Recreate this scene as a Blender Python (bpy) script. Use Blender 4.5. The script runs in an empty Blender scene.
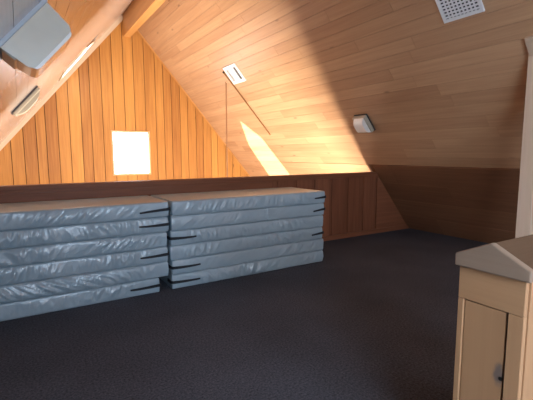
import bpy, math, random
from mathutils import Vector, Matrix, noise
rnd = random.Random(7)
SC = bpy.context.scene
COL = SC.collection

# ------------------------------------------------------------------ measures
TH = 0.86572
T, SN, CS = math.tan(TH), math.sin(TH), math.cos(TH)
XR, XL = 5.7215, -1.56            # feet of the two roof slopes at loft floor level
YG, YH, YN = 9.0, 4.443, -2.6     # far gable, half wall face, near gable
ZLOW = -2.7                       # floor of the room below
XA = (XR + XL) / 2
ZA = (XR - XA) * T                # apex
XB = 2.114                        # ridge beam centre
VR = ZA / SN
def RP(u, v, d=0.0): return Vector((XR - v*CS - d*SN, u, v*SN - d*CS))   # right slope, d = distance into the room
def LP(u, v, d=0.0): return Vector((XL + v*CS + d*SN, u, v*SN - d*CS))
def roof(x): return min((x - XL)*T, (XR - x)*T)

# ------------------------------------------------------------------ materials
def newmat(name):
    m = bpy.data.materials.new(name); m.use_nodes = True
    nt = m.node_tree; nt.nodes.clear()
    out = nt.nodes.new('ShaderNodeOutputMaterial')
    b = nt.nodes.new('ShaderNodeBsdfPrincipled')
    nt.links.new(b.outputs[0], out.inputs[0])
    return m, nt, b
def plain(name, col, rough=0.5, metal=0.0, noise_amt=0.06, scale=30, coat=0.0, bump=0.0):
    m, nt, b = newmat(name)
    tc = nt.nodes.new('ShaderNodeTexCoord')
    n = nt.nodes.new('ShaderNodeTexNoise'); n.inputs['Scale'].default_value = scale
    n.inputs['Detail'].default_value = 4
    nt.links.new(tc.outputs['Object'], n.inputs['Vector'])
    r = nt.nodes.new('ShaderNodeMix'); r.data_type = 'RGBA'
    r.inputs['A'].default_value = (*[c*(1-noise_amt) for c in col], 1)
    r.inputs['B'].default_value = (*[min(1, c*(1+noise_amt)) for c in col], 1)
    nt.links.new(n.outputs['Fac'], r.inputs['Factor'])
    nt.links.new(r.outputs['Result'], b.inputs['Base Color'])
    b.inputs['Roughness'].default_value = rough; b.inputs['Metallic'].default_value = metal
    b.inputs['Coat Weight'].default_value = coat
    if bump:
        bp = nt.nodes.new('ShaderNodeBump'); bp.inputs['Strength'].default_value = bump; bp.inputs['Distance'].default_value = 0.01
        nt.links.new(n.outputs['Fac'], bp.inputs['Height']); nt.links.new(bp.outputs[0], b.inputs['Normal'])
    return m
def wood(name, dark, light, rough=0.4, coat=0.0, knots=True, tonevar=0.5, grain=1.0, spec=0.5):
    """timber: grain runs along UV u (metres); a per-board 'tone' attribute varies the stain"""
    m, nt, b = newmat(name); N, L = nt.nodes.new, nt.links.new
    uv = N('ShaderNodeUVMap'); uv.uv_map = 'UVMap'
    at = N('ShaderNodeAttribute'); at.attribute_name = 'tone'
    off = N('ShaderNodeCombineXYZ')
    mu = N('ShaderNodeMath'); mu.operation = 'MULTIPLY'; mu.inputs[1].default_value = 37.0
    L(at.outputs['Fac'], mu.inputs[0]); L(mu.outputs[0], off.inputs['Z'])
    ad = N('ShaderNodeVectorMath'); ad.operation = 'ADD'
    L(uv.outputs['UV'], ad.inputs[0]); L(off.outputs[0], ad.inputs[1])
    def nz(sx, sy, scale, detail):
        mp = N('ShaderNodeMapping'); mp.inputs['Scale'].default_value = (sx, sy, 1)
        n = N('ShaderNodeTexNoise'); n.inputs['Scale'].default_value = scale; n.inputs['Detail'].default_value = detail
        n.inputs['Distortion'].default_value = 0.6
        L(ad.outputs[0], mp.inputs[0]); L(mp.outputs[0], n.inputs['Vector']); return n
    g1 = nz(0.7, 16, 1.6, 5); g2 = nz(1.5, 70, 2.0, 3); g3 = nz(0.5, 2.0, 1.0, 2)
    def madd(a, k, c):
        q = N('ShaderNodeMath'); q.operation = 'MULTIPLY_ADD'; L(a, q.inputs[0]); q.inputs[1].default_value = k
        if isinstance(c, float): q.inputs[2].default_value = c
        else: L(c, q.inputs[2])
        return q.outputs[0]
    f = madd(g1.outputs['Fac'], 0.9*grain, -0.45*grain)
    f = madd(g2.outputs['Fac'], 0.35*grain, f)
    f = madd(g3.outputs['Fac'], 0.4, f)
    f = madd(at.outputs['Fac'], tonevar, f)
    f = madd(f, 1.0, 0.125 - 0.175*grain + 0.05*grain - tonevar*0.5 + 0.18)
    cr = N('ShaderNodeValToRGB'); e = cr.color_ramp.elements
    e[0].position = 0.0; e[0].color = (*dark, 1); e[1].position = 1.0; e[1].color = (*light, 1)
    L(f, cr.inputs[0]); col = cr.outputs[0]
    if knots:
        mp = N('ShaderNodeMapping'); mp.inputs['Scale'].default_value = (1.1, 3.0, 1)
        v = N('ShaderNodeTexVoronoi'); v.inputs['Scale'].default_value = 1.3
        L(ad.outputs[0], mp.inputs[0]); L(mp.outputs[0], v.inputs['Vector'])
        k = N('ShaderNodeValToRGB'); k.color_ramp.elements[0].position = 0.02; k.color_ramp.elements[1].position = 0.09
        k.color_ramp.elements[0].color = (0.75, 0.75, 0.75, 1); k.color_ramp.elements[1].color = (0, 0, 0, 1)
        L(v.outputs['Distance'], k.inputs[0])
        mx = N('ShaderNodeMix'); mx.data_type = 'RGBA'; L(k.outputs[0], mx.inputs['Factor']); L(col, mx.inputs['A'])
        mx.inputs['B'].default_value = (*[c*0.45 for c in dark], 1); col = mx.outputs['Result']
    L(col, b.inputs['Base Color'])
    b.inputs['Roughness'].default_value = rough; b.inputs['Coat Weight'].default_value = coat
    b.inputs['Coat Roughness'].default_value = 0.18
    b.inputs['Specular IOR Level'].default_value = spec
    bp = N('ShaderNodeBump'); bp.inputs['Strength'].default_value = 0.08; bp.inputs['Distance'].default_value = 0.004
    L(g2.outputs['Fac'], bp.inputs['Height']); L(bp.outputs[0], b.inputs['Normal'])
    return m

M = {}
M['ceil'] = wood('ceiling_planks', (0.32, 0.155, 0.075), (0.66, 0.41, 0.235), rough=0.38, tonevar=0.28, grain=0.7)
M['gloss'] = wood('varnish_sheen_planks', (0.45, 0.35, 0.31), (0.70, 0.60, 0.54), rough=0.25, coat=0.7, tonevar=0.25, grain=0.7)  # base colour whitened to imitate light reflected in the varnish
M['gable'] = wood('gable_boards', (0.27, 0.092, 0.021), (0.64, 0.305, 0.075), rough=0.45, tonevar=0.5)
M['dark'] = wood('dark_stained_boards', (0.13, 0.041, 0.020), (0.30, 0.112, 0.055), rough=0.5, knots=False, tonevar=0.3, spec=0.25)
M['knee'] = wood('dark_knee_planks', (0.15, 0.062, 0.029), (0.29, 0.132, 0.066), rough=0.45, knots=False, tonevar=0.5)
M['trim'] = wood('pale_trim', (0.50, 0.27, 0.12), (0.80, 0.52, 0.28), rough=0.4, knots=True, tonevar=0.3)
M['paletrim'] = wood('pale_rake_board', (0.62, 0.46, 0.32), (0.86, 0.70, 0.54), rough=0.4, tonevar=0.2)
M['beam'] = wood('beam_timber', (0.40, 0.17, 0.045), (0.72, 0.38, 0.13), rough=0.45, tonevar=0.2)
M['newel'] = wood('guard_timber', (0.32, 0.158, 0.072), (0.46, 0.25, 0.125), rough=0.55, knots=False, tonevar=0.3, grain=0.6)
M['capend'] = wood('cap_end_timber', (0.20, 0.125, 0.083), (0.30, 0.205, 0.142), rough=0.6, knots=False, tonevar=0.3, grain=0.8)
M['cap'] = wood('guard_cap_timber', (0.085, 0.042, 0.022), (0.15, 0.085, 0.048), spec=0.2, rough=0.8, knots=False, tonevar=0.3, grain=0.8)
M['post'] = wood('post_timber', (0.50, 0.35, 0.24), (0.72, 0.54, 0.40), rough=0.6, knots=False, tonevar=0.3, grain=0.6)
M['gap'] = plain('dark_gap', (0.03, 0.014, 0.007), 0.9)
M['joint'] = plain('plank_joint', (0.17, 0.075, 0.03), 0.9)
M['shell'] = plain('outer_shell', (0.20, 0.11, 0.05), 0.9)
M['white'] = plain('white_enamel', (0.80, 0.80, 0.80), 0.4, noise_amt=0.03)
M['ventdark'] = plain('vent_shadow_metal', (0.05, 0.05, 0.06), 0.6)
M['beige'] = plain('beige_plastic', (0.50, 0.45, 0.35), 0.45)
M['lens'] = plain('white_lens', (0.93, 0.92, 0.88), 0.15, coat=0.5, noise_amt=0.02)
M['base_shade'] = plain('lamp_base_shade', (0.05, 0.045, 0.05), 0.6)  # dark plate colour stands in for the shadow at the lamp base
M['greylens'] = plain('grey_lens', (0.60, 0.57, 0.48), 0.3, coat=0.3, noise_amt=0.10, scale=10)
M['bluegrey'] = plain('blue_grey_plate', (0.46, 0.50, 0.55), 0.35)
M['strap'] = plain('black_webbing', (0.012, 0.012, 0.016), 0.7)
M['rope'] = plain('tan_cord', (0.30, 0.15, 0.07), 0.8)
M['pole'] = plain('brown_pole', (0.27, 0.13, 0.045), 0.5)
M['iron'] = plain('dark_iron', (0.03, 0.025, 0.02), 0.5, metal=0.6)

def vinyl():
    m, nt, b = newmat('grey_blue_vinyl'); N, L = nt.nodes.new, nt.links.new
    tc = N('ShaderNodeTexCoord')
    n = N('ShaderNodeTexNoise'); n.inputs['Scale'].default_value = 4; n.inputs['Detail'].default_value = 3
    L(tc.outputs['Object'], n.inputs['Vector'])
    mx = N('ShaderNodeMix'); mx.data_type = 'RGBA'
    mx.inputs['A'].default_value = (0.29, 0.37, 0.425, 1); mx.inputs['B'].default_value = (0.36, 0.435, 0.48, 1)
    L(n.outputs['Fac'], mx.inputs['Factor']); L(mx.outputs['Result'], b.inputs['Base Color'])
    b.inputs['Coat Weight'].default_value = 0.25; b.inputs['Coat Roughness'].default_value = 0.22
    b.inputs['Roughness'].default_value = 0.33; b.inputs['Specular IOR Level'].default_value = 0.6
    n2 = N('ShaderNodeTexNoise'); n2.inputs['Scale'].default_value = 22; n2.inputs['Detail'].default_value = 3
    L(tc.outputs['Object'], n2.inputs['Vector'])
    bp = N('ShaderNodeBump'); bp.inputs['Strength'].default_value = 0.25; bp.inputs['Distance'].default_value = 0.01
    L(n2.outputs['Fac'], bp.inputs['Height']); L(bp.outputs[0], b.inputs['Normal'])
    return m
M['vinyl'] = vinyl()
def carpet():
    m, nt, b = newmat('charcoal_carpet'); N, L = nt.nodes.new, nt.links.new
    tc = N('ShaderNodeTexCoord')
    n = N('ShaderNodeTexNoise'); n.inputs['Scale'].default_value = 75; n.inputs['Detail'].default_value = 6; n.inputs['Roughness'].default_value = 0.75
    n2 = N('ShaderNodeTexNoise'); n2.inputs['Scale'].default_value = 1.6; n2.inputs['Detail'].default_value = 4
    for q in (n, n2): L(tc.outputs['Object'], q.inputs['Vector'])
    r = N('ShaderNodeValToRGB'); e = r.color_ramp.elements
    e[0].position = 0.32; e[0].color = (0.03, 0.031, 0.038, 1); e[1].position = 0.72; e[1].color = (0.19, 0.195, 0.235, 1)
    L(n.outputs['Fac'], r.inputs[0])
    mx = N('ShaderNodeMix'); mx.data_type = 'RGBA'; mx.blend_type = 'MULTIPLY'; mx.inputs['Factor'].default_value = 0.5
    L(r.outputs[0], mx.inputs['A']); L(n2.outputs['Fac'], mx.inputs['B'])
    L(mx.outputs['Result'], b.inputs['Base Color'])
    b.inputs['Roughness'].default_value = 0.95; b.inputs['Specular IOR Level'].default_value = 0.15
    bp = N('ShaderNodeBump'); bp.inputs['Strength'].default_value = 0.6; bp.inputs['Distance'].default_value = 0.006
    L(n.outputs['Fac'], bp.inputs['Height']); L(bp.outputs[0], b.inputs['Normal'])
    return m
M['carpet'] = carpet()
def pane():
    m = bpy.data.materials.new('window_glass'); m.use_nodes = True; nt = m.node_tree; nt.nodes.clear()
    o = nt.nodes.new('ShaderNodeOutputMaterial'); t = nt.nodes.new('ShaderNodeBsdfTransparent')
    g = nt.nodes.new('ShaderNodeBsdfGlossy'); g.inputs['Roughness'].default_value = 0.02
    mx = nt.nodes.new('ShaderNodeMixShader'); mx.inputs[0].default_value = 0.06
    nt.links.new(t.outputs[0], mx.inputs[1]); nt.links.new(g.outputs[0], mx.inputs[2]); nt.links.new(mx.outputs[0], o.inputs[0])
    return m
M['glass'] = pane()

# ------------------------------------------------------------------ mesh builder
class MB:
    def __init__(self): self.v, self.f, self.uv, self.t, self.mi, self.mats = [], [], [], [], [], []
    def mat(self, m):
        if m not in self.mats: self.mats.append(m)
        return self.mats.index(m)
    def face(self, pts, m, uvs=None, tone=0.5):
        i = len(self.v); self.v += [tuple(p) for p in pts]; self.f.append(list(range(i, i+len(pts))))
        self.uv.append(uvs or [(0, 0)]*len(pts)); self.t.append(tone); self.mi.append(self.mat(m))
    def prism(self, front, depth, m, udir, tone=None, cap_back=True):
        """front: polygon (Vectors, counter-clockwise seen from outside); extruded by the vector depth (into the body)"""
        tone = rnd.random() if tone is None else tone
        front = [Vector(p) for p in front]; back = [p + Vector(depth) for p in front]
        n = Vector(depth).normalized(); u = Vector(udir).normalized(); w = n.cross(u); ox, oy = rnd.random()*5, rnd.random()*5
        if w.length < 1e-4: w = n.orthogonal()
        def uvf(ps):
            e1, e2 = ps[1]-ps[0], ps[2]-ps[1]; fn = e1.cross(e2)
            if fn.length < 1e-9: fn = n
            fn.normalize(); a = u - fn*u.dot(fn)
            if a.length < 0.1: a = fn.orthogonal()
            a.normalize(); b = fn.cross(a)
            return [(p.dot(a)+ox, p.dot(b)+oy) for p in ps]
        self.face(front, m, uvf(front), tone)
        if cap_back:
            r = list(reversed(back)); self.face(r, m, uvf(r), tone)
        k = len(front)
        for i in range(k):
            q = [front[(i+1) % k], front[i], back[i], back[(i+1) % k]]
            self.face(q, m, uvf(q), tone)
    def box(self, lo, hi, m, udir=(1, 0, 0), tone=None):
        x0, y0, z0 = lo; x1, y1, z1 = hi
        self.prism([(x0, y0, z0), (x1, y0, z0), (x1, y0, z1), (x0, y0, z1)], (0, y1-y0, 0), m, udir, tone)
    def obox(self, c, ax, ay, az, s, m, udir=None, tone=None):
        """oriented box: centre c, unit axes, full sizes s"""
        c, ax, ay, az = Vector(c), Vector(ax), Vector(ay), Vector(az)
        a, b, d = ax*s[0]/2, ay*s[1]/2, az*s[2]/2
        fr = [c-a-b+d, c+a-b+d, c+a+b+d, c-a+b+d]
        if ax.cross(ay).dot(az) < 0: fr.reverse()
        self.prism(fr, -2*d, m, udir or ax, tone)
    def tube(self, p, q, r, m, n=10, r2=None):
        p, q = Vector(p), Vector(q); d = (q-p).normalized(); a = d.orthogonal().normalized(); b = d.cross(a)
        r2 = r if r2 is None else r2
        A = [p+(a*math.cos(2*math.pi*i/n)+b*math.sin(2*math.pi*i/n))*r for i in range(n)]
        B = [q+(a*math.cos(2*math.pi*i/n)+b*math.sin(2*math.pi*i/n))*r2 for i in range(n)]
        for i in range(n):
            j = (i+1) % n; self.face([A[i], A[j], B[j], B[i]], m)
        self.face(list(reversed(A)), m); self.face(B, m)
    def build(self, name, parent=None, origin=None, bevel=0.0, weld=True, smooth=False):
        o0 = Vector(origin) if origin is not None else Vector((0, 0, 0))
        me = bpy.data.meshes.new(name)
        me.from_pydata([tuple(Vector(p)-o0) for p in self.v], [], self.f)
        for m in self.mats: me.materials.append(m)
        uvl = me.uv_layers.new(name='UVMap'); k = 0
        for fuv in self.uv:
            for c in fuv: uvl.data[k].uv = c; k += 1
        at = me.attributes.new('tone', 'FLOAT', 'FACE')
        for i, t in enumerate(self.t): at.data[i].value = t; me.polygons[i].material_index = self.mi[i]
        ob = bpy.data.objects.new(name, me); COL.objects.link(ob)
        if parent is not None:
            ob.parent = parent; ob.location = o0 - Vector(parent.location) if origin is not None else -Vector(parent.location)
        else: ob.location = o0
        if weld and len(self.v) < 20000:
            import bmesh
            bm = bmesh.new(); bm.from_mesh(me); bmesh.ops.remove_doubles(bm, verts=bm.verts, dist=1e-5)
            bmesh.ops.recalc_face_normals(bm, faces=bm.faces)
            bm.to_mesh(me); bm.free()
        if bevel:
            md = ob.modifiers.new('edge', 'BEVEL'); md.width = bevel; md.segments = 2; md.limit_method = 'ANGLE'; md.angle_limit = 0.6
        if smooth:
            for p in me.polygons: p.use_smooth = True
        return ob
def tag(o, label=None, cat=None, group=None, kind=None):
    if label: o['label'] = label
    if cat: o['category'] = cat
    if group: o['group'] = group
    if kind: o['kind'] = kind
    return o
def empty(name, loc):
    o = bpy.data.objects.new(name, None); COL.objects.link(o); o.location = loc; o.empty_display_size = 0.1
    return o

# ------------------------------------------------------------------ roof slopes
SUN = Vector((0.90, -0.12, -0.42)).normalized()
# the sunlit patch on the right slope (u, v) and the roof opening that casts it
# pointed top, near shoulder, near foot, far foot, far shoulder
patch = [(7.485, 2.604), (6.945, 1.881), (7.03, 0.85), (7.98, 0.85), (7.878, 1.930)]
def to_left(u, v):
    P = RP(u, v); nl = Vector((SN, 0, -CS)); k = (P-LP(0, 0)).dot(nl)/SUN.dot(nl); Q = P - SUN*k
    return (Q.y, Q.z/SN)
hole = [to_left(*q) for q in patch]
NEARSKY = (-2.45, -1.05, 1.75, 3.05)      # roof window behind the camera (u0,u1,v0,v1)

def slab(mb, F, u0, u1, v0, v1, th, m, holes):
    """slope slab with quadrilateral holes; holes are in disjoint u ranges"""
    us = [u0]
    for h in sorted(holes, key=lambda h: min(p[0] for p in h)):
        a, b = min(p[0] for p in h), max(p[0] for p in h)
        if a > us[-1]:
            p = [F(us[-1], v0), F(a, v0), F(a, v1), F(us[-1], v1)]
            mb.prism(p, -F(0, 0, th)+F(0, 0), m, (0, 1, 0), 0.5)
        tip, nu, nl, fl, fu = h
        ring = [(a, v0), (b, v0), (b, v1), (tip[0], v1), (a, v1)]; inn = [nl, fl, fu, tip, nu]
        for i in range(5):
            j = (i+1) % 5
            mb.prism([F(*ring[i]), F(*ring[j]), F(*inn[j]), F(*inn[i])], -F(0, 0, th)+F(0, 0), m, (0, 1, 0), 0.5)
        us.append(b)
    mb.prism([F(us[-1], v0), F(u1, v0), F(u1, v1), F(us[-1], v1)], -F(0, 0, th)+F(0, 0), m, (0, 1, 0), 0.5)

def planks(mb, F, u0, u1, v0, v1, w, m, holes=(), th=0.012, gap=0.003, lmin=1.8, lmax=4.2):
    rows = max(1, round((v1-v0)/w)); w = (v1-v0)/rows
    for r in range(rows):
        a, b = v0+r*w, v0+(r+1)*w-gap
        u = u0 - rnd.random()*2.0
        while u < u1:
            e = u + lmin + rnd.random()*(lmax-lmin)
            segs = [(max(u, u0), min(e, u1)-0.002)]
            for (hu0, hu1, hv0, hv1) in holes:
                if b > hv0 and a < hv1:
                    ns = []
                    for (p, q) in segs:
                        if q <= hu0 or p >= hu1: ns.append((p, q))
                        else:
                            if p < hu0: ns.append((p, hu0))
                            if q > hu1: ns.append((hu1, q))
                    segs = ns
            tone = rnd.random(); ox, oy = rnd.random()*9, rnd.random()*9
            for (p, q) in segs:
                if q-p < 0.01: continue
                c = 0.0025
                f = [F(p, a, th), F(q, a, th), F(q, b, th), F(p, b, th)]
                mb.face(f, m, [(p+ox, a+oy), (q+ox, a+oy), (q+ox, b+oy), (p+ox, b+oy)], tone)
                g = [F(p-c, a-c/2, 0), F(q+c, a-c/2, 0), F(q+c, b+c/2, 0), F(p-c, b+c/2, 0)]
                for i in range(4):
                    j = (i+1) % 4
                    mb.face([f[j], f[i], g[i], g[j]], m, [(0, oy), (0.01, oy), (0.01, oy), (0, oy)], tone)
            u = e
KINK = 1.1244/SN
VLOW = ZLOW/SN
mb = MB()
slab(mb, RP, YN, YG+0.12, VLOW, VR, 0.14, M['shell'], [])
slab(mb, lambda u, v, d=0: RP(u, v, d), YN, YG, VLOW, VR, -0.001, M['joint'], [])
planks(mb, RP, YN, YG, KINK+0.006, VR-0.02, 0.150, M['ceil'])
planks(mb, RP, YH+0.1, YG, -0.9, KINK, 0.150, M['ceil'])
o = mb.build('ceiling', weld=False); tag(o, 'sloping ceiling of honey coloured planks facing the loft', kind='structure')
mb = MB()
planks(mb, RP, YN, YH, 0.0, KINK, 0.37, M['knee'], th=0.026, gap=0.005, lmin=2.5, lmax=5)
o = mb.build('wall_right', weld=False); tag(o, 'dark plank lining at the foot of the sloping ceiling', kind='structure')

mb = MB()
hb = (min(p[0] for p in hole)-0.01, max(p[0] for p in hole)+0.01, min(p[1] for p in hole)-0.01, max(p[1] for p in hole)+0.01)
ns = NEARSKY
slab(mb, LP, YN, YG+0.12, VLOW, VR, 0.02, M['gap'],
     [hole, [((ns[0]+ns[1])/2, ns[3]), (ns[0], ns[3]), (ns[0], ns[2]), (ns[1], ns[2]), (ns[1], ns[3])]])
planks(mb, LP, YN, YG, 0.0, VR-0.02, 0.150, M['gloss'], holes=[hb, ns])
o = mb.build('wall_left', weld=False); tag(o, 'steep plank slope with a varnish sheen partly in its colour close to the camera', kind='structure')

w = empty('window_2', LP(hole[0][0], hole[0][1])); tag(w, 'pointed roof window high on the near slope by the gable', kind='structure')
mb = MB(); n5 = len(hole); hc = (sum(p[0] for p in hole)/n5, sum(p[1] for p in hole)/n5)
outer = [(hc[0]+(p[0]-hc[0])*1.02+math.copysign(0.03, p[0]-hc[0]), hc[1]+(p[1]-hc[1])*1.02+math.copysign(0.03, p[1]-hc[1])) for p in hole]
for i in range(n5):
    j = (i+1) % n5
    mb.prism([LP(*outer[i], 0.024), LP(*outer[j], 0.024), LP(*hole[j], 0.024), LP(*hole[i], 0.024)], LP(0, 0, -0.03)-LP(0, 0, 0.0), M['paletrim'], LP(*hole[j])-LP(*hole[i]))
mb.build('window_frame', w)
mb = MB(); mb.prism([LP(*p, -0.010) for p in hole], LP(0, 0, -0.004)-LP(0, 0, 0), M['glass'], (0, 1, 0)); mb.build('window_pane', w)

# ------------------------------------------------------------------ floors
mb = MB()
zt = -0.28
mb.prism([(XL, YN, 0), (XL+zt/T, YN, zt), (XR-zt/T, YN, zt), (XR, YN, 0)][::-1], (0, YH+0.12-YN, 0), M['carpet'], (1, 0, 0))
o = mb.build('floor'); tag(o, 'charcoal carpet of the loft', kind='structure')
mb = MB()
mb.box((XL+ZLOW/T-0.1, YN, ZLOW-0.1), (XR-ZLOW/T+0.1, YG+0.12, ZLOW), plain('lower_floor', (0.45, 0.30, 0.17), 0.5))
o = mb.build('floor'); tag(o, 'wooden floor of the room below the loft', kind='structure')
mb = MB()
e = 0.0
mb.prism([(XL+ZLOW/T, YN, ZLOW), (XR-ZLOW/T, YN, ZLOW), (XA, YN, ZA)], (0, -0.1, 0), M['gable'], (0, 0, 1))
o = mb.build('wall_near'); tag(o, 'near gable wall behind the camera', kind='structure')

# ------------------------------------------------------------------ far gable of vertical boards round a small window
WX0, WX1, WZ0, WZ1 = 1.735, 2.490, 0.868, 1.764
mb = MB()
def zcut(a, b, z0, z1, y, d, m, tone):
    pts = [(a, y, z0), (b, y, z0)]
    tb, ta = min(z1, roof(b)), min(z1, roof(a))
    if tb > z0: pts.append((b, y, tb))
    if a < XA < b and z1 > ZA-0.3: pts.append((XA, y, min(z1, ZA)))
    if ta > z0: pts.append((a, y, ta))
    if len(pts) >= 3: mb.prism(pts, (0, d, 0), m, (0, 0, 1), tone)
for (a, b, z0, z1) in ((-4, WX0, ZLOW, 9), (WX1, 8.2, ZLOW, 9), (WX0, WX1, ZLOW, WZ0), (WX0, WX1, WZ1, 9)):
    zs = [a]
    # split so that every piece is convex under the roof line
    x = a
    while x < b-1e-6:
        n = min(b, x+0.5)
        lo = z0
        if roof(x) > lo or roof(n) > lo:
            if roof(x) < lo: x = XL+lo/T
            zcut(x, n, lo, z1, YG+0.022, 0.03, M['gap'], 0.5)
        x = n
x = -1.72
while x < XR+0.1:
    w = 0.165 + 0.075*rnd.random()
    a, b, tone = x, min(x+w-0.011, XR+0.1), rnd.random()
    x += w
    def piece(a, b, z0, z1):
        if b-a < 0.02: return
        # chamfer: the board face is a little narrower than its root
        zcut(a, b, z0, z1, YG, 0.021, M['gable'], tone)
    if b <= WX0 or a >= WX1: piece(a, b, -0.6, 9)
    else:
        if a < WX0: piece(a, WX0, -0.6, 9)
        if b > WX1: piece(WX1, b, -0.6, 9)
        a2, b2 = max(a, WX0), min(b, WX1)
        piece(a2, b2, -0.6, WZ0); piece(a2, b2, WZ1, 9)
gw = mb.build('wall_far'); tag(gw, 'far gable wall of vertical orange boards', kind='structure')

mb = MB()
fr, fd = 0.035, 0.015
mb.box((WX0-fr, YG-fd, WZ1), (WX1+fr, YG+0.055, WZ1+fr), M['trim'])
mb.box((WX0-fr, YG-fd, WZ0-fr), (WX1+fr, YG+0.055, WZ0), M['trim'])
mb.box((WX0-fr, YG-fd, WZ0), (WX0, YG+0.055, WZ1), M['trim'], (0, 0, 1))
mb.box((WX1, YG-fd, WZ0), (WX1+fr, YG+0.055, WZ1), M['trim'], (0, 0, 1))
w = empty('window_1', ((WX0+WX1)/2, YG, WZ0)); tag(w, 'small bright window in the far gable wall', kind='structure')
mb.build('window_frame', w)
mb = MB(); mb.box((WX0, YG+0.030, WZ0), (WX1, YG+0.034, WZ1), M['glass']); mb.build('window_pane', w)

# rake trims along the gable, lining board on the left slope end
mb = MB()
v0, v1 = 0.3, VR-0.10
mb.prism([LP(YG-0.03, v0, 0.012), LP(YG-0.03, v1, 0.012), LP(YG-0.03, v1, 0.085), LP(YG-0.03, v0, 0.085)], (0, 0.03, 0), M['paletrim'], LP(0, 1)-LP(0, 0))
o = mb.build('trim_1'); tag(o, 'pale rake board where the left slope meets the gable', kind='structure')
mb = MB()
mb.prism([RP(YG-0.02, v0, 0.012), RP(YG-0.02, v1, 0.012), RP(YG-0.02, v1, 0.035), RP(YG-0.02, v0, 0.035)], (0, 0.02, 0), M['beam'], RP(0, 1)-RP(0, 0))
o = mb.build('trim_2'); tag(o, 'thin rake strip where the right slope meets the gable', kind='structure')

# ridge beam
mb = MB(); zb = 3.7726
mb.prism([(XB-0.073, YN, zb), (XB+0.073, YN, zb), (XB+0.073, YN, ZA-0.10), (XA+0.03, YN, ZA-0.035), (XB-0.073, YN, ZA-0.07)], (0, YG-YN, 0), M['beam'], (0, 1, 0), 0.6)
o = mb.build('ridge_beam', origin=(XB, YN, zb), bevel=0.004)
tag(o, 'squared timber ridge beam running along the peak of the ceiling to the gable', 'beam')

# ------------------------------------------------------------------ half wall at the loft edge
hw = empty('wall_loft_edge', ((XA, YH, 0))); tag(hw, 'dark stained half wall closing the loft edge behind the mattresses', kind='structure')
hr = 0.9976
def xl(z): return XL + z/T + 0.014/SN
def xr(z): return XR - z/T - 0.027/SN
mb = MB(); z0, z1 = 0.0, hr-0.045
mb.prism([(xl(z0), YH+0.022, z0), (xr(z0), YH+0.022, z0), (xr(z1), YH+0.022, z1), (xl(z1), YH+0.022, z1)], (0, 0.08, 0), M['dark'], (0, 0, 1), 0.1)
mb.build('backing_wall', hw)
mb = MB(); z0 = hr-0.045
mb.prism([(xl(z0), YH-0.012, z0), (xr(z0), YH-0.012, z0), (xr(hr), YH-0.012, hr), (xl(hr), YH-0.012, hr)], (0, 0.15, 0), M['dark'], (1, 0, 0), 0.3)
mb.build('cap_rail', hw, bevel=0.004)
mb = MB()
x = 4.87 - 0.325*20; 
for i in range(20):
    a, b = x+0.03, x+0.295; x += 0.325
    for (p, q) in ((a, b),):
        zt_ = 0.925 if p > 2.9 else 0.78
        lo = max(0.07, 0)
        pts = [(p, YH+0.004, lo), (q, YH+0.004, lo), (q, YH+0.004, zt_), (p, YH+0.004, zt_)]
        if p > xl(zt_): mb.prism(pts, (0, 0.019, 0), M['dark'], (0, 0, 1))
mb.build('board_panel', hw, bevel=0.003)
mb = MB(); a = 4.875
mb.prism([(a, YH, 0.07), (xr(0.07), YH, 0.07), (xr(hr-0.046), YH, hr-0.046), (a, YH, hr-0.046)], (0, 0.023, 0), M['dark'], (1, 0, 0), 0.75)
mb.build('corner_panel', hw)
mb = MB()
mb.prism([(xl(0.925), YH, 0.925), (a-0.01, YH, 0.925), (a-0.01, YH, z0), (xl(z0), YH, z0)], (0, 0.023, 0), M['dark'], (1, 0, 0), 0.4)
mb.build('top_strip', hw)
mb = MB()
mb.prism([(xl(0.79), YH+0.003, 0.79), (2.86, YH+0.003, 0.79), (2.86, YH+0.003, 0.923), (xl(0.923), YH+0.003, 0.923)], (0, 0.02, 0), M['dark'], (1, 0, 0), 0.5)
mb.build('top_strip', hw)
mb = MB()
mb.prism([(xl(0), YH-0.012, 0), (xr(0), YH-0.012, 0), (xr(0.07), YH-0.012, 0.07), (xl(0.07), YH-0.012, 0.07)], (0, 0.035, 0), M['dark'], (1, 0, 0), 0.6)
mb.build('skirting', hw)

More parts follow.
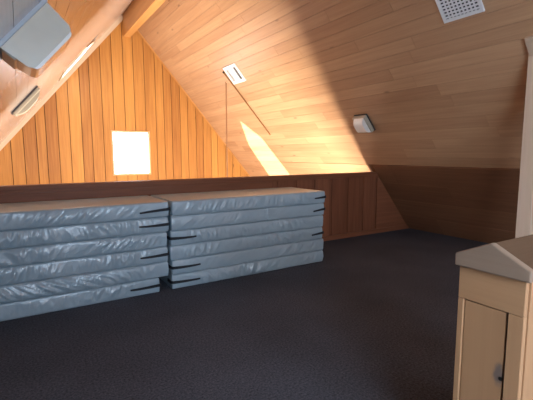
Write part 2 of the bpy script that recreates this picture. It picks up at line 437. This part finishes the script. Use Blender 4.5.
# ------------------------------------------------------------------ mattresses
ML, MD, MT = 1.885, 0.74, 0.1425
MH = MT - 0.0015   # height of one mattress; the rest is slack between layers
def mattress_mesh(seed, seam=None, fold=1.0, L=ML):
    nx, ny, nz = 190, 14, 11
    R = 0.009
    verts, faces, idx = [], [], {}
    def disp(x, y, z, nrm):
        s = seed*13.7
        zz = (z/MH-0.5)*2
        P = Vector((x, y, z))
        if abs(nrm.z) > 0.9:
            if nrm.z > 0: P.z -= 0.0012*abs(noise.noise(Vector((x*5, y*5, s)))) + 0.001*abs(noise.noise(Vector((x*18, y*14, s))))
            return P
        along = x if abs(nrm.y) > 0.5 else y*1.7+3
        half = L/2 if abs(nrm.y) > 0.5 else MD/2
        mask = noise.noise(Vector((along*2.1, z*3, s)))*0.9 + 0.52
        mask = max(0.12, min(1.0, mask)) * (0.35 + 0.65*min(1, max(0, (half-abs(x if abs(nrm.y) > 0.5 else y)-0.10)/0.25)))
        k = 3.5*noise.noise(Vector((along*0.8, s, 3.1)))            # lean of the creases
        a1 = noise.noise(Vector((along*17 + k*z*14, z*5, s+5)))
        a2 = noise.noise(Vector((along*37 + k*z*26 + 2*a1, z*9, s+9)))
        a3 = noise.noise(Vector((along*4, z*7, s+2)))
        cre = (1-abs(a1))**3*0.85 + (1-abs(a2))**3*0.8
        d = (cre*0.020*mask*fold + a3*0.004) * (1-0.75*zz*zz) + 0.003*(1-zz*zz) - 0.010
        if seam is not None and abs(nrm.y) > 0.5 and y < 0:
            d -= 0.014*math.exp(-((x-seam)/0.006)**2)
        return P + Vector((nrm.x, nrm.y, 0)).normalized()*d if (abs(nrm.x)+abs(nrm.y)) > 1e-6 else P
    def vid(i, j, k):
        if (i, j, k) in idx: return idx[(i, j, k)]
        p = Vector(((i/nx-0.5)*L, (j/ny-0.5)*MD, k/nz*MH))
        c = Vector((max(-L/2+R, min(L/2-R, p.x)), max(-MD/2+R, min(MD/2-R, p.y)), max(R, min(MH-R, p.z))))
        n = p-c
        nrm = n.normalized() if n.length > 1e-9 else Vector((0, 0, 1))
        q = c + nrm*R if n.length > 1e-9 else p
        verts.append(tuple(disp(q.x, q.y, q.z, nrm)))
        idx[(i, j, k)] = len(verts)-1; return idx[(i, j, k)]
    for i in range(nx):
        for k in range(nz):
            faces.append([vid(i, 0, k), vid(i+1, 0, k), vid(i+1, 0, k+1), vid(i, 0, k+1)])
            faces.append([vid(i+1, ny, k), vid(i, ny, k), vid(i, ny, k+1), vid(i+1, ny, k+1)])
        for j in range(ny):
            faces.append([vid(i, j, nz), vid(i+1, j, nz), vid(i+1, j+1, nz), vid(i, j+1, nz)])
            faces.append([vid(i+1, j, 0), vid(i, j, 0), vid(i, j+1, 0), vid(i+1, j+1, 0)])
    for j in range(ny):
        for k in range(nz):
            faces.append([vid(0, j+1, k), vid(0, j, k), vid(0, j, k+1), vid(0, j+1, k+1)])
            faces.append([vid(nx, j, k), vid(nx, j+1, k), vid(nx, j+1, k+1), vid(nx, j, k+1)])
    me = bpy.data.meshes.new('mattress'); me.from_pydata(verts, [], faces); me.materials.append(M['vinyl'])
    for p in me.polygons: p.use_smooth = True
    return me
def strap_mesh(side, L, ln, sag):
    """black webbing pull along the long side, wrapping round the end corner; thickest at the corner"""
    mb = MB(); y = -MD/2-0.008
    pts = [(L/2+0.006, -MD/2+0.11), (L/2+0.008, -MD/2+0.012), (L/2-0.004, y-0.003)]
    n = 7
    for i in range(1, n+1): pts.append((L/2-0.004-ln*i/n, y-0.004 if i < n else y))
    zc = MT*0.52; rows = []
    for i, (px, py) in enumerate(pts):
        t = max(0, (i-2)/n); h = 0.0125*(1-0.5*t)+0.001; z = zc - sag*t*t*0.02 - 0.004*math.sin(t*3)
        rows.append((px*side, py, z, h))
    th = 0.004
    for i in range(len(rows)-1):
        a, b = rows[i], rows[i+1]
        d = Vector((b[0]-a[0], b[1]-a[1], 0)).normalized(); nn = Vector((d.y, -d.x, 0))*(1 if side < 0 else -1)
        def q(r, s, o): return Vector((r[0], r[1], r[2]+s*r[3])) + nn*o
        mb.face([q(a, -1, th), q(b, -1, th), q(b, 1, th), q(a, 1, th)], M['strap'])
        mb.face([q(a, 1, -th), q(b, 1, -th), q(b, -1, -th), q(a, -1, -th)], M['strap'])
        mb.face([q(a, 1, th), q(b, 1, th), q(b, 1, -th), q(a, 1, -th)], M['strap'])
        mb.face([q(b, -1, th), q(a, -1, th), q(a, -1, -th), q(b, -1, -th)], M['strap'])
        if i == 0: mb.face([q(a, -1, -th), q(a, -1, th), q(a, 1, th), q(a, 1, -th)], M['strap'])
        if i == len(rows)-2: mb.face([q(b, -1, th), q(b, -1, -th), q(b, 1, -th), q(b, 1, th)], M['strap'])
    return mb
ORD = ['topmost', 'second from the top', 'third from the top', 'fourth from the top', 'fifth from the top', 'bottom']
YS = 3.586
# stack, end x (right end), strap side (+1 right end, -1 left end, 0 none shown), strap length, seam
right = [(3.062, 1, 0.16, None), (3.050, 1, 0.17, 0.13), (3.040, -1, 0.25, None), (3.032, 1, 0.17, None), (3.045, -1, 0.28, None), (3.040, -1, 0.28, None)]
left = [(1.162, 1, 0.27, None), (1.154, 1, 0.27, None), (1.138, 0, 0, None), (1.142, 1, 0.26, None), (1.142, 0, 0, None), (1.052, 1, 0.27, None)]
seed = 1
for nm, rows in (('left', left), ('right', right)):
    for k, (xe, side, ln, seam) in enumerate(rows):
        z = (5-k)*MT
        Lk = ML if nm == 'left' else ML-0.012
        fold = (1.5 if nm == 'left' else 1.3)*(0.85+0.3*rnd.random())
        me = mattress_mesh(seed, seam, fold, Lk); seed += 1
        ob = bpy.data.objects.new('mattress', me); COL.objects.link(ob)
        ob.location = (xe-Lk/2, YS+MD/2+0.004*rnd.uniform(-1, 1), z)
        where = 'stack under the small gable window' if nm == 'left' else 'stack under the slanting brown pole'
        pos = {0: 'on top of the', 5: 'at the bottom of the'}.get(k, ORD[k][:-8]+' from top of the')
        tag(ob, f'grey-blue vinyl mattress {pos} {where}', 'mattress', 'mattresses in the two stacks')
        if side:
            s = strap_mesh(side, Lk, ln, rnd.random()); st = s.build('strap', ob); st.location = (0, 0, 0)
            st['label'] = 'black webbing strap'

# ------------------------------------------------------------------ vents in the ceiling
def vent(u0, u1, v0, v1, label, nslat, slots, deep=0.018):
    c = RP((u0+u1)/2, (v0+v1)/2, 0.012)
    root = empty('ceiling_vent', c); tag(root, label, 'vent', None)
    fw = 0.030 if slots == 'grid' else 0.055
    ud, vd, nd = Vector((0, 1, 0)), (RP(0, 1)-RP(0, 0)), (RP(0, 0, 1)-RP(0, 0))
    def b(mb, ua, ub, va, vb, d0, d1, m): mb.obox(RP((ua+ub)/2, (va+vb)/2, (d0+d1)/2), ud, vd, nd, (ub-ua, vb-va, d1-d0), m)
    d0, d1 = 0.012, 0.012+deep
    mb = MB(); b(mb, u0+0.01, u1-0.01, v0+0.01, v1-0.01, d0, d0+0.003, M['ventdark']); mb.build('backing', root)
    mb = MB()
    b(mb, u0, u1, v0, v0+fw, d0, d1, M['white']); b(mb, u0, u1, v1-fw, v1, d0, d1, M['white'])
    b(mb, u0, u0+fw, v0+fw, v1-fw, d0, d1, M['white']); b(mb, u1-fw, u1, v0+fw, v1-fw, d0, d1, M['white'])
    mb.build('frame', root)
    mb = MB()
    if slots == 'grid':
        n = nslat; h = (v1-v0-2*fw)
        for i in range(n):
            va = v0+fw+h*(i+0.5)/n; b(mb, u0+fw, u1-fw, va-h/n*0.22, va+h/n*0.22, d0+0.004, d1-0.003, M['white'])
        nn = 9; wdt = (u1-u0-2*fw)
        for i in range(1, nn): ua = u0+fw+wdt*i/nn; b(mb, ua-0.006, ua+0.006, v0+fw, v1-fw, d0+0.004, d1-0.004, M['white'])
    else:
        # two long slots running up the slope, white bar between
        wdt = u1-u0-2*fw
        b(mb, u0+fw+wdt*0.25, u0+fw+wdt*0.75, v0+fw, v1-fw, d0+0.003, d1-0.002, M['white'])
        for i in range(10):
            va = v0+fw+(v1-v0-2*fw)*(i+0.5)/10
            b(mb, u1-fw-wdt*0.25, u1-fw, va-0.004, va+0.004, d0+0.003, d1-0.006, M['white'])
    mb.build('grille', root)
vent(2.062, 2.447, 2.545/SN, 2.545/SN+0.47, 'large white louvred vent high on the plank ceiling above the grey box lamp', 13, 'grid')
vent(6.28, 6.74, 2.595/SN, 2.865/SN, 'small white vent with dark slots beside the hanging cord', 10, 'slots')

# ------------------------------------------------------------------ box lamps on the slopes
def lamp(F, u, v, su, sv, prot, label, mats, bow=3.5, taper=0.75):
    c = F(u, v, 0.012); root = empty('ceiling_lamp', c); tag(root, label, 'lamp', None)
    ud, vd, nd = Vector((0, 1, 0)), (F(0, 1)-F(0, 0)), (F(0, 0, 1)-F(0, 0))
    mb = MB(); mb.obox(F(u, v, 0.012+0.008), ud, vd, nd, (su*1.04, sv*1.04, 0.016), mats[0]); mb.build('back_plate', root)
    h0 = 0.028; h1 = h0+prot*0.45
    mb = MB(); mb.obox(F(u, v, (h0+h1)/2), ud, vd, nd, (su, sv, h1-h0), mats[1]); mb.build('housing', root, bevel=0.008)
    # bowed lens: lofted cross-section along u, curved over v
    mb = MB(); n = 10; a = su*taper/2; w = sv*0.46; lu = u - su*(1-taper)/2*0.4
    prof = []; n = 28
    for i in range(n+1):
        t = -1+2*i/n
        prof.append((v+w*t, h1 + prot*0.55*(1-abs(t)**bow)))
    prof = [(v-w, h1-0.002)] + prof[0:] + [(v+w, h1-0.002)]
    fr = [F(lu-a, p, d) for p, d in prof]
    mb.prism(fr, F(lu+a, 0)-F(lu-a, 0), mats[2], (0, 1, 0))
    mb.build('lens', root, bevel=0.004)
    if len(mats) > 3:
        mb = MB(); mb.prism([F(lu-a-0.012, v+(p-v)*1.07, h0+0.002 if d < h1+0.001 else h1+(d-h1)*0.84) for p, d in prof], F(lu-a-0.0005, 0)-F(lu-a-0.012, 0), mats[3], (0, 1, 0)); mb.build('end_cap', root)
    return root
lamp(RP, 4.12, 1.745/SN, 0.235, 0.27, 0.13, 'beige box lamp with white lens on the plank ceiling above the half wall corner', (M['base_shade'], M['beige'], M['lens']))
lamp(LP, 2.19, 1.872/SN, 0.24, 0.29, 0.155, 'big grey box lamp on the near sloping wall at the edge of view', (M['bluegrey'], M['greylens'], M['lens'], M['greylens']), bow=16, taper=0.98)
lamp(LP, 5.45, 1.93/SN, 0.24, 0.40, 0.085, 'small beige box lamp with shadow-dark base far along the sheen-streaked slope', (M['base_shade'], M['beige'], M['beige']))

# ------------------------------------------------------------------ hanging cord and slanting pole
hk = RP(6.98, 2.78/SN, 0.012)
cx, cy = 3.455, 7.0
mb = MB(); top = RP(7.0, 2.69/SN, 0.014)
mb.tube((cx, cy, 2.66), (cx, cy, -1.2), 0.013, M["rope"], 8)
root = mb.build('hanging_cord', origin=(cx, cy, 2.66)); tag(root, 'thin tan cord hanging straight down from the ceiling beside the small vent', 'cord')
mb = MB()
mb.obox((cx+0.0, cy, 2.69), (0, 1, 0), (1, 0, 0), (0, 0, 1), (0.03, 0.03, 0.07), M['iron'])
hkob = mb.build('hook', root, bevel=0.004)
A, B = RP(6.76, 2.80/SN, 0.030), RP(6.70, 1.684/SN, 0.030)
A = Vector((3.335, 6.80, 2.790)) ; nrm = Vector((-SN, 0, -CS))
A = A + nrm*(0.030 - (A-RP(0, 0)).dot(nrm))
mb = MB(); mb.tube(A, B, 0.013, M['pole'], 10)
root = mb.build('wooden_pole', origin=B); tag(root, 'slender brown pole lying aslant on the plank ceiling below the small vent', 'pole')
mb = MB(); mb.tube(A+(A-B).normalized()*0.0, A+(A-B).normalized()*0.035, 0.016, M['iron'], 10); mb.build('ferrule', root)

# ------------------------------------------------------------------ boxed guard wall end with gabled cap
GX, GY0, GY1 = 1.28, 0.566, 0.781
gx1 = 2.1
g = empty('boxed_newel', ((GX+gx1)/2, (GY0+GY1)/2, 0)); tag(g, 'boxed pale wooden newel with a gabled cap and inset panel in the near corner', 'newel post')
mb = MB(); mb.box((GX+0.016, GY0+0.012, 0), (gx1, GY1-0.004, 0.910), M['newel'], (0, 0, 1)); mb.build('core', g)
mb = MB(); mb.box((GX, GY0, 0.795), (GX+0.02, GY1, 0.910), M['newel'], (0, 1, 0), 0.7); mb.build('end_rail', g, bevel=0.002)
mb = MB(); mb.box((GX, GY1-0.020, 0), (GX+0.02, GY1, 0.794), M['newel'], (0, 0, 1), 0.9); mb.build('end_stile', g, bevel=0.002)
mb = MB(); mb.box((GX, GY0, 0), (GX+0.02, GY0+0.046, 0.794), M['newel'], (0, 0, 1), 0.6); mb.build('end_stile', g, bevel=0.002)
mb = MB()
mb.prism([(GX+0.006, GY1-0.022, 0.03), (GX+0.006, GY0+0.054, 0.03), (GX+0.006, GY0+0.054, 0.790), (GX+0.006, GY1-0.022, 0.790)], (0.014, 0, 0), M['newel'], (0, 0, 1), 0.45)
pn = mb.build('end_panel', g, bevel=0.003)
# grey-blue spot mixed into the panel colour beside the catch
sm = M['newel'].copy(); sm.name = 'guard_timber_spotted'; nt = sm.node_tree
bs = [n for n in nt.nodes if n.type == 'BSDF_PRINCIPLED'][0]; src = bs.inputs['Base Color'].links[0].from_socket
tc = nt.nodes.new('ShaderNodeTexCoord'); mp = nt.nodes.new('ShaderNodeMapping'); mp.vector_type = 'POINT'
mp.inputs['Location'].default_value = (0, -0.632/0.022, -0.575/0.045); mp.inputs['Scale'].default_value = (0, 1/0.022, 1/0.045)
nz = nt.nodes.new('ShaderNodeTexNoise'); nz.inputs['Scale'].default_value = 45
ln = nt.nodes.new('ShaderNodeVectorMath'); ln.operation = 'LENGTH'
ad = nt.nodes.new('ShaderNodeMath'); ad.operation = 'MULTIPLY_ADD'; ad.inputs[1].default_value = 0.9
mr = nt.nodes.new('ShaderNodeMapRange'); mr.inputs['From Min'].default_value = 0.9; mr.inputs['From Max'].default_value = 1.5
mr.inputs['To Min'].default_value = 0.7; mr.inputs['To Max'].default_value = 0.0
mx = nt.nodes.new('ShaderNodeMix'); mx.data_type = 'RGBA'; mx.inputs['B'].default_value = (0.07, 0.075, 0.085, 1)
nt.links.new(tc.outputs['Object'], mp.inputs[0]); nt.links.new(mp.outputs[0], ln.inputs[0]); nt.links.new(tc.outputs['Object'], nz.inputs['Vector'])
nt.links.new(nz.outputs['Fac'], ad.inputs[0]); nt.links.new(ln.outputs['Value'], ad.inputs[2]); nt.links.new(ad.outputs[0], mr.inputs[0])
nt.links.new(mr.outputs[0], mx.inputs['Factor']); nt.links.new(src, mx.inputs['A']); nt.links.new(mx.outputs['Result'], bs.inputs['Base Color'])
pn.data.materials[0] = sm
mb = MB(); mb.box((GX+0.0145, GY0+0.044, 0.03), (GX+0.0165, GY0+0.056, 0.79), M['gap']); mb.build('gap_shade_strip', g)  # dark strip painting the shade inside the panel gap
mb = MB(); mb.box((GX+0.02, GY0-0.006, 0.81), (gx1, GY0+0.012, 0.910), M['newel'], (1, 0, 0), 0.35); mb.build('side_rail', g, bevel=0.002)
mb = MB(); mb.box((GX+0.034, GY0+0.002, 0.0), (gx1, GY0+0.013, 0.808), M['newel'], (0, 0, 1), 0.5); mb.build('side_panel', g)
mb = MB(); ym = 0.668; xe = GX-0.022
sec = [(GY0-0.020, 0.912), (GY0-0.020, 0.948), (ym, 1.012), (GY1+0.007, 0.955), (GY1+0.007, 0.912)]
mb.prism([(xe, y, z) for y, z in sec], (0.028, 0, 0), M['capend'], (0, 1, 0), 0.5)
mb.build('cap_end', g, bevel=0.005)
mb = MB()
sec2 = [(y, z-0.002) for y, z in sec]
mb.prism([(xe+0.029, y, z) for y, z in sec2], (gx1-xe-0.029, 0, 0), M['cap'], (1, 0, 0), 0.5)
mb.build('cap', g, bevel=0.003)
mb = MB(); mb.tube((GX+0.0045, GY0+0.058, 0.565), (GX+0.0065, GY0+0.058, 0.565), 0.007, M['iron']); mb.build('catch', g)

# ------------------------------------------------------------------ upright post beyond the guard wall
px0, py1 = 3.85, 1.83
ztop = (XR-(px0+0.16)-0.03)*T
mb = MB()
pz = lambda x: (XR-x)*T-0.035
mb.prism([(px0, py1-0.12, 0), (px0+0.16, py1-0.12, 0), (px0+0.16, py1-0.12, pz(px0+0.16)), (px0, py1-0.12, pz(px0))], (0, 0.12, 0), M['post'], (0, 0, 1), 0.6)
root = mb.build('post', origin=(px0+0.08, py1-0.06, 0), bevel=0.004)
tag(root, 'upright pale timber post standing beyond the boxed newel against the sloping ceiling', 'post')
mb = MB()
mb.obox(RP(py1-0.06, 2.93, 0.033), (0, 1, 0), RP(0, 1)-RP(0, 0), RP(0, 0, 1)-RP(0, 0), (0.09, 0.17, 0.036), M['post'])
mb.build('head_block', root, bevel=0.003)

# ------------------------------------------------------------------ light
w = bpy.data.worlds.new('sky'); SC.world = w; w.use_nodes = True
bg = w.node_tree.nodes['Background']; bg.inputs[0].default_value = (0.86, 0.93, 1.0, 1); bg.inputs[1].default_value = 12.0
sun = bpy.data.lights.new('sun', 'SUN'); sun.energy = 40; sun.angle = 0.01; sun.color = (1.0, 0.90, 0.74)
so = bpy.data.objects.new('sun', sun); COL.objects.link(so); so.rotation_euler = SUN.to_track_quat('-Z', 'Y').to_euler(); so.location = (-6, 6, 8)
def area(name, loc, direction, sx, sy, power, col, spread=math.pi):
    l = bpy.data.lights.new(name, 'AREA'); l.shape = 'RECTANGLE'; l.size = sx; l.size_y = sy; l.energy = power; l.color = col; l.spread = spread
    ob = bpy.data.objects.new(name, l); COL.objects.link(ob); ob.location = loc
    ob.rotation_euler = Vector(direction).to_track_quat('-Z', 'Y').to_euler(); return ob
# first lamp: daylight bounced up through the room below
area('lower_room_light', (3.1, 4.50, -2.45), (0, 0, 1), 3.4, 1.5, 860, (1.0, 0.88, 0.73))
area('gable_fill_light', (2.6, 7.6, -2.2), (0.2, 0.45, 1), 3.0, 1.6, 25, (1.0, 0.88, 0.72))  # added fill lamp that brightens the gable, no window at this spot
# roof window behind the camera
area('roof_window_light', LP((ns[0]+ns[1])/2, (ns[2]+ns[3])/2, 0.03), (SN, 0.30, -CS), 1.3, 1.3, 110, (0.56, 0.77, 1.0))
area('side_fill_light', (3.2, YN+0.03, 1.55), (-0.25, 1, 0), 0.9, 0.9, 42, (0.66, 0.82, 1.0))  # added fill for left slope and mattresses, the near wall is solid here
area('near_window_light', (0.95, YN+0.03, 1.35), (0, 1, 0), 0.8, 0.9, 74, (0.52, 0.74, 1.0))

# ------------------------------------------------------------------ camera
yaw, pitch, roll, f, h = 0.5572151760069806, -0.11697846785206445, -0.0028076972316833436, 394.74461378389867, 1.2966422006077127
fw = Vector((math.sin(yaw)*math.cos(pitch), math.cos(yaw)*math.cos(pitch), math.sin(pitch)))
r = Vector((math.cos(yaw), -math.sin(yaw), 0)); u = r.cross(fw)
r2 = r*math.cos(roll)+u*math.sin(roll); u2 = -r*math.sin(roll)+u*math.cos(roll)
cam = bpy.data.cameras.new('camera'); cam.sensor_fit = 'HORIZONTAL'; cam.sensor_width = 36; cam.lens = f/533*36; cam.clip_start = 0.02
co = bpy.data.objects.new('camera', cam); COL.objects.link(co)
mt = Matrix((r2, u2, -fw)).transposed().to_4x4(); mt.translation = (0, 0, h); co.matrix_world = mt
SC.camera = co

SC.view_settings.view_transform = 'Standard'; SC.view_settings.look = 'None'; SC.view_settings.gamma = 1.0
SC.view_settings.use_curve_mapping = False; SC.view_settings.exposure = 0.0
try: SC.cycles.use_denoising = True
except Exception: pass
SC.cycles.max_bounces = 10; SC.cycles.diffuse_bounces = 6; SC.cycles.sample_clamp_indirect = 6
